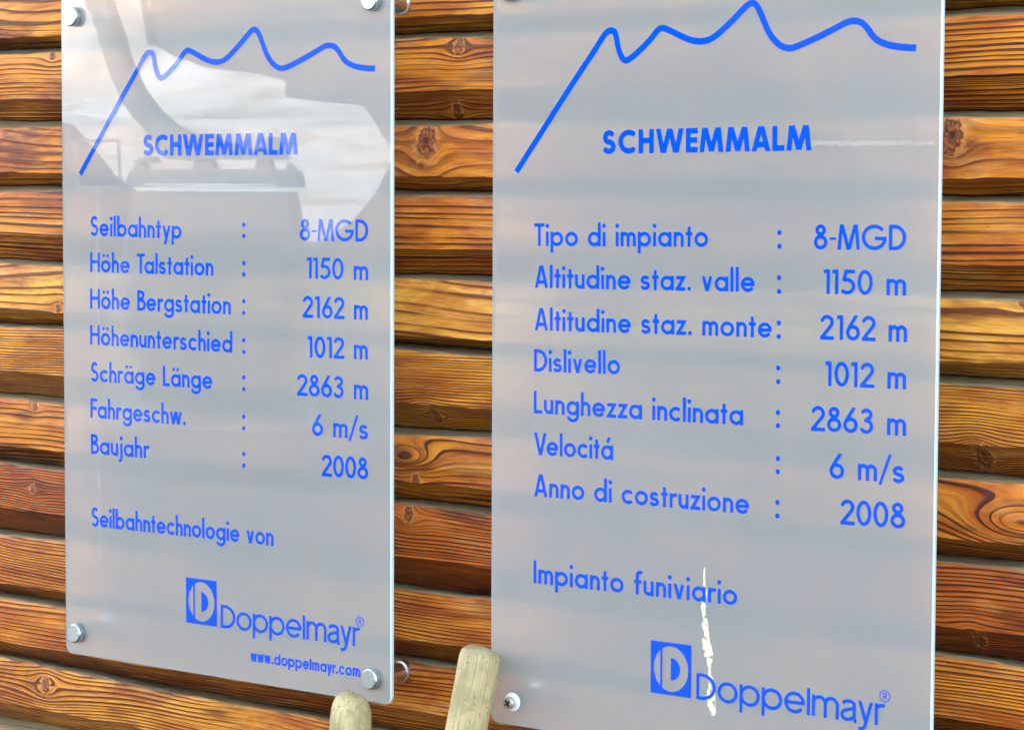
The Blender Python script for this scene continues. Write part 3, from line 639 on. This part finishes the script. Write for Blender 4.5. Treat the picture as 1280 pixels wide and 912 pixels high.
# ------------------------------------------------------------------ wooden handles leaning at the bottom of the frame
def handle_mat():
    t = NT('weathered_ash_wood'); tc = t.n('ShaderNodeTexCoord'); sp = t.n('ShaderNodeSeparateXYZ'); t.l(tc.outputs['Object'], sp.inputs[0]); x, y, z = sp.outputs
    f = t.noise(t.comb(t.math('MULTIPLY', x, 650.), t.math('MULTIPLY', y, 650.), t.math('MULTIPLY', z, 18.)), 1, 3, .6)
    g = t.noise(tc.outputs['Object'], 38, 3, .6); d = t.noise(tc.outputs['Object'], 260, 3, .65)
    c = t.ramp(f, [(.25, (.31, .27, .13)), (.5, (.52, .46, .24)), (.75, (.68, .62, .36))])
    c = t.mix(t.math('MULTIPLY', t.step(g, .45, .7), .55), c, (.23, .23, .12)); c = t.mix(t.step(d, .60, .72), c, (.15, .13, .07)); k_ = t.noise(t.comb(t.math('MULTIPLY', x, 300.), t.math('MULTIPLY', y, 300.), t.math('MULTIPLY', z, 12.)), 1, 2, .5); c = t.mix(t.math('MULTIPLY', t.step(k_, .66, .74), .6), c, (.14, .11, .06))
    at = t.n('ShaderNodeAttribute', attribute_name='end'); c = t.mix(t.math('MULTIPLY', t.step(t.math('ADD', at.outputs['Fac'], t.math('MULTIPLY', t.math('SUBTRACT', d, .5), .8)), .45, .9), .7), c, (.25, .25, .15))
    t.l(c, t.b.inputs['Base Color']); t.b.inputs['Roughness'].default_value = .6
    t.bump(t.math('ADD', f, t.math('MULTIPLY', d, .6)), .6, .0012); return t.m
HM = handle_mat()
def handle(label, tip, lean, length, rad, dome, seed):
    """rod from its tip down to the ground; lean = unit direction downwards"""
    rnd = random.Random(seed); n = 40; prof = []
    if dome: prof = [(.002, 0), (.0075, -.0009), (.0120, -.0030), (.0155, -.0068), (.0180, -.0115), (.0196, -.0175), (.0204, -.0260), (.0206, -.040)]
    else: prof = [(.002, 0), (.0125, -.0004), (.0168, -.0013), (.0192, -.0036), (.0202, -.0075), (.0205, -.014)]
    prof = [(r * rad / .0205, h) for r, h in prof]
    h = prof[-1][1]
    while h > -length: h -= .02; prof.append((rad * (1 + .008 * math.sin(h * 40 + seed)) * (1 + .03 * min(1, -h)), h))
    V, F = lathe(prof, n, 'Z')
    out = []; E = []
    for i, (x, y, z) in enumerate(V):
        a = math.atan2(y, x); k = 1 + .012 * math.sin(3 * a + seed) + .008 * math.sin(7 * a + z * 60)
        if dome and z > -.03: k *= 1 - .10 * max(0, math.cos(a * 2 + 1.0)) * (1 + z / .03) ; z += .0022 * math.sin(a + .7) * (1 + z / .03)
        if not dome and z > -.01: z += .0012 * math.sin(a * 2 + .5) - .0015 * math.cos(a)
        out.append((x * k, y * k, z)); E.append(max(0, 1 + z / .012))
    me = mesh('wooden_handle', out, F, HM, smooth=True); at = me.attributes.new('end', 'FLOAT', 'POINT'); at.data.foreach_set('value', E)
    o = link('wooden_handle', me, None, tip); oriented(o)
    o.rotation_euler = Vector(lean).normalized().to_track_quat('-Z', 'Y').to_euler()
    return props(o, label=label, cat='handle', group='tool handles leaning in front of the signs')
handle('rounded end of a wooden tool handle before the left sign\'s lower right corner', (.4265, -.0300, Z0 - .6055), (-.004, -.06, -1), 1.16, .0200, True, 2)
handle('blunt flat ended wooden tool handle, slanting, over the right sign\'s left edge', (.5815, -.0290, Z0 - .5460), (-.175, -.07, -1), 1.21, .0192, False, 7)
# ------------------------------------------------------------------ the place in front of the wall (seen mirrored in the signs)
def ground_mat():
    t = NT('gravel_and_snow'); g = t.n('ShaderNodeNewGeometry'); sp = t.n('ShaderNodeSeparateXYZ'); t.l(g.outputs['Position'], sp.inputs[0])
    n = t.noise(g.outputs['Position'], .03, 4, .6); n2 = t.noise(g.outputs['Position'], 6, 4, .6)
    dst = t.math('SUBTRACT', t.math('MULTIPLY', sp.outputs[1], -1.0), t.math('MULTIPLY', t.math('SUBTRACT', n, .5), 40.))
    c = t.mix(t.step(dst, 68, 82), t.mix(n2, (.03, .028, .025), (.06, .055, .05)), (.78, .80, .84))
    t.l(c, t.b.inputs['Base Color']); t.b.inputs['Roughness'].default_value = .85; return t.m
props(link('ground', mesh('ground', [(-6000, -6000, 0), (6000, -6000, 0), (6000, 6000, 0), (-6000, 6000, 0)], [(0, 1, 2, 3)], ground_mat())), kind='structure')
def snow_mat():
    t = NT('snowy_rock'); g = t.n('ShaderNodeNewGeometry'); n = t.noise(g.outputs['Position'], .011, 8, .65, .5); n2 = t.noise(g.outputs['Position'], .07, 5, .7)
    c = t.mix(t.step(t.math('ADD', n, t.math('MULTIPLY', n2, .35)), .60, .85), (.80, .80, .80), (.42, .38, .30))
    t.l(c, t.b.inputs['Base Color']); t.b.inputs['Roughness'].default_value = .8; return t.m
def ridge():
    from mathutils import noise
    V, F = [], []; nu, nv = 150, 50
    for i in range(nu):
        az = math.radians(-100 + 110 * i / (nu - 1))       # angle from -Y towards -X
        for j in range(nv):
            r = 900 + 2600 * j / (nv - 1); x, y = r * math.sin(az), -r * math.cos(az)
            e = (j / (nv - 1)) ** 1.3; p = Vector((x, y, 0)) * .0016
            hgt = e * (520 + 260 * noise.noise(p) ) + e * 170 * noise.fractal(p * 4, 1.0, 2.0, 6)
            V.append((x, y, hgt - 6))
    for i in range(nu - 1):
        for j in range(nv - 1): a = i * nv + j; F.append((a, a + 1, a + nv + 1, a + nv))
    return V, F
V, F = ridge(); props(oriented(link('snowy_mountains', mesh('snowy_mountains', V, F, snow_mat(), smooth=True))), kind='structure')
def mound(name, R, near, far, mat):
    from mathutils import noise
    V, F = [], []; S = smooth_curve3(R, 5); m = 12
    for i, p in enumerate(S):
        d = Vector((p[0], p[1], 0)).normalized()
        for j in range(m):
            t_ = j / (m - 1); k = (t_ - .45) * (near + far); e = max(0, 1 - abs(t_ - .45) / (.45 if t_ < .45 else .55)) ** .7
            q = Vector((p[0], p[1], 0)) + d * k; n_ = noise.fractal(Vector((q.x, q.y, 3)) * .8, 1, 2, 4) * .10 * p[2] * (1 if j != 5 else .3)
            V.append((q.x, q.y, p[2] * e - .3 * (1 - e) + n_ * e))
    for i in range(len(S) - 1):
        for j in range(m - 1): a = i * m + j; F.append((a, a + 1, a + m + 1, a + m))
    return props(oriented(link(name, mesh(name, V, F, mat, smooth=True))), kind='structure')
def smooth_curve3(P, k):
    A = smooth_curve([(p[0], p[1]) for p in P], k); B = smooth_curve([(p[0], p[2]) for p in P], k); return [(a[0], a[1], b[1]) for a, b in zip(A, B)]
HILL = simple('dark_spruce_slope', (.022, .028, .022), .95)
HILL_A = [(-29.79, -33.43, 0.58), (-29.49, -33.68, 0.8), (-29.25, -33.87, 0.89), (-29.01, -34.06, 1.08), (-28.77, -34.26, 1.36), (-28.47, -34.49, 1.82), (-28.22, -34.67, 2.44), (-27.85, -34.94, 2.9), (-26.85, -35.66, 3.21)]
HILL_B = [(-44.77, -39.96, 3.84), (-44.22, -40.52, 3.75), (-43.94, -40.8, 3.65), (-43.74, -41.01, 3.54), (-43.5, -41.25, 3.14), (-43.25, -41.5, 2.76), (-42.97, -41.78, 2.22), (-42.61, -42.12, 1.86), (-42.25, -42.46, 1.42)]
mound('wooded_hill', HILL_A, 10, 16, HILL); mound('wooded_hill', HILL_B, 10, 20, HILL)
GREY = simple('galvanised_grey', (.17, .18, .19), .7); HULL = simple('station_shell_grey', (.12, .125, .13), .7); GLS = simple('tinted_cabin_glass', (.02, .03, .035), .6); RUB = simple('black_rubber', (.02, .02, .02), .8)
def tube(P, r0, r1, n=14):
    V, F = [], []
    for i, p in enumerate(P):
        p = Vector(p); d = (Vector(P[min(i + 1, len(P) - 1)]) - Vector(P[max(i - 1, 0)])).normalized(); u = d.cross(Vector((.3, 1, .2))).normalized(); v = d.cross(u); r = r0 + (r1 - r0) * i / (len(P) - 1)
        for k in range(n): a = 2 * math.pi * k / n; V.append(p + r * (math.cos(a) * u + math.sin(a) * v))
    for i in range(len(P) - 1):
        for k in range(n): a, b = i * n + k, i * n + (k + 1) % n; F.append((a, b, b + n, a + n))
    F += [tuple(range(n)), tuple(range((len(P) - 1) * n, len(P) * n))]; return V, F
# cabin frame: origin at its floor centre; u runs along the side seen in the mirror
GU = Vector((.80, -.60, 0)).normalized(); GVv = Vector((-.60, -.80, 0)).normalized(); GC = Vector((-8.07, -8.70, 0))
gon = empty('gondola_cabin', tuple(GC), label='grey gondola cabin hanging from a curved arm, seen only as a reflection', cat='gondola')
def gp(u, v, z): p = GU * u + GVv * v; return (p.x, p.y, z)
def gbox(u0, u1, v0, v1, z0, z1, ins=0.0):
    V = [gp(u, v, z) for z, k in ((z0, 0), (z1, ins)) for u, v in ((u0 + k, v0 + k), (u1 - k, v0 + k), (u1 - k, v1 - k), (u0 + k, v1 - k))]
    return V, [(0, 1, 2, 3), (4, 5, 6, 7), (0, 1, 5, 4), (1, 2, 6, 5), (2, 3, 7, 6), (3, 0, 4, 7)]
def gpart(name, vf, m, parent=None):
    return oriented(link(name, mesh(name, vf[0], vf[1], m), parent or gon))
ARM = [(-8.70, -8.15, 3.30), (-8.684, -8.17, 3.056), (-8.638, -8.219, 2.896), (-8.578, -8.275, 2.735), (-8.54, -8.313, 2.574), (-8.502, -8.352, 2.389), (-8.446, -8.399, 2.227), (-8.366, -8.462, 2.088), (-8.272, -8.531, 1.986), (-8.16, -8.61, 1.92)]
gpart('hanger_arm', tube([Vector(p) - GC for p in ARM], .075, .085), GREY)
gpart('roof_beam', gbox(-.50, .50, -.25, .25, 1.70, 1.80, .02), GREY)
for u0, u1, z0, z1 in ((-.30, .12, 1.86, 1.96), (-.10, .02, 1.95, 2.01), (.10, .42, 1.86, 1.92), (.28, .38, 1.91, 1.99), (-.14, .0, 1.79, 1.87), (.22, .34, 1.79, 1.87), (-.48, -.40, 1.79, 1.86), (-.24, -.16, 1.94, 2.03), (.40, .46, 1.79, 1.84), (.06, .14, 1.90, 1.95), (-.44, -.34, 1.84, 1.88)):
    gpart('roof_bracket', gbox(u0, u1, -.12, .12, z0, z1, .025), GREY)
cb = gpart('cabin_shell', gbox(-.66, .66, -.60, .60, .30, 1.67, .22), HULL)
for u0, u1 in ((-.44, -.02), (.02, .44)):
    gpart('window_pane', gbox(u0, u1, .56, .585, .75, 1.45, .0), GLS, cb); gpart('window_pane', gbox(u0, u1, -.585, -.56, .75, 1.45, .0), GLS, cb)
gpart('side_rail', gbox(-.38, .38, -.30, .30, 1.70, 1.715), simple('white_rail', (.8, .8, .8), .4))
gpart('ski_rack', gbox(-.35, .35, -.72, -.66, .5, .9, .01), RUB)
gpart('bumper', gbox(-.66, .66, -.64, .64, .26, .32, .0), RUB)
# station shell overhead and its side wing
st_ = empty('lift_station', (0, 0, 0), label='dark grey lift station with overhanging shell, seen only as a reflection', cat='building')
CAN = [(-6.239, -6.331, 2.35), (-6.153, -6.39, 2.284), (-6.012, -6.482, 2.228), (-5.822, -6.601, 2.203), (-5.695, -6.68, 2.166), (-5.707, -6.676, 2.093), (-5.569, -6.76, 2.074), (-5.393, -6.865, 2.056), (-5.337, -6.901, 1.953), (-5.277, -6.938, 1.836), (-4.919, -7.13, 1.074)]
def canopy():
    V = []; dx, dy = -.9, -1.6
    top = [(x, y, 3.35 if x > -6.15 else 3.2) for x, y, z in CAN]
    V = [*CAN, *top]; n = len(CAN); V += [(x + dx, y + dy, z + .15) for x, y, z in CAN] + [(x + dx, y + dy, z) for x, y, z in top]
    F = []
    for i in range(n - 1):
        F += [(i, i + 1, n + i + 1, n + i), (2 * n + i, 2 * n + i + 1, 3 * n + i + 1, 3 * n + i), (i, i + 1, 2 * n + i + 1, 2 * n + i), (n + i, n + i + 1, 3 * n + i + 1, 3 * n + i)]
    F += [(0, n, 3 * n, 2 * n), (n - 1, 2 * n - 1, 4 * n - 1, 3 * n - 1)]; return V, F
V, F = canopy(); oriented(link('shell', mesh('shell', V, F, HULL), st_))
oriented(link('shell_strut', mesh('shell_strut', *tube([(-6.30, -6.29, 3.3), (-6.27, -6.31, 2.6), (-6.235, -6.335, 2.33)], .018, .018, 8), HULL), st_))
V, F = box(-6.95, 6.0, -12.2, -9.2, -.0, 3.1)
oriented(link('side_wall', mesh('side_wall', V, F, simple('brown_cladding', (.04, .03, .025), .8)), st_))
for i in range(5):
    V, F = box(-4.2 + i * 2.0, -3.0 + i * 2.0, -9.23, -9.17, 1.0, 2.3); w_ = link('window', mesh('window', V, F, GLS), st_)
V, F = box(-7.1, 6.3, -12.5, -8.9, 3.1, 3.3); link('flat_roof', mesh('flat_roof', V, F, HULL), st_)
fr = empty('mirror_frame', (0, 0, 0), label='thin square metal frame on a post, seen only as a reflection', cat='frame')
FRP = [(-5.814, -5.469, 1.867), (-5.658, -5.566, 1.868), (-5.655, -5.57, 1.668), (-5.811, -5.473, 1.667), (-5.814, -5.469, 1.867)]
for a, b in zip(FRP[:-1], FRP[1:]): oriented(link('frame_bar', mesh('frame_bar', *tube([a, b], .007, .007, 8), GREY), fr))
oriented(link('post', mesh('post', *tube([(-5.733, -5.52, 1.66), (-5.733, -5.52, 0)], .011, .011, 10), HULL), fr))
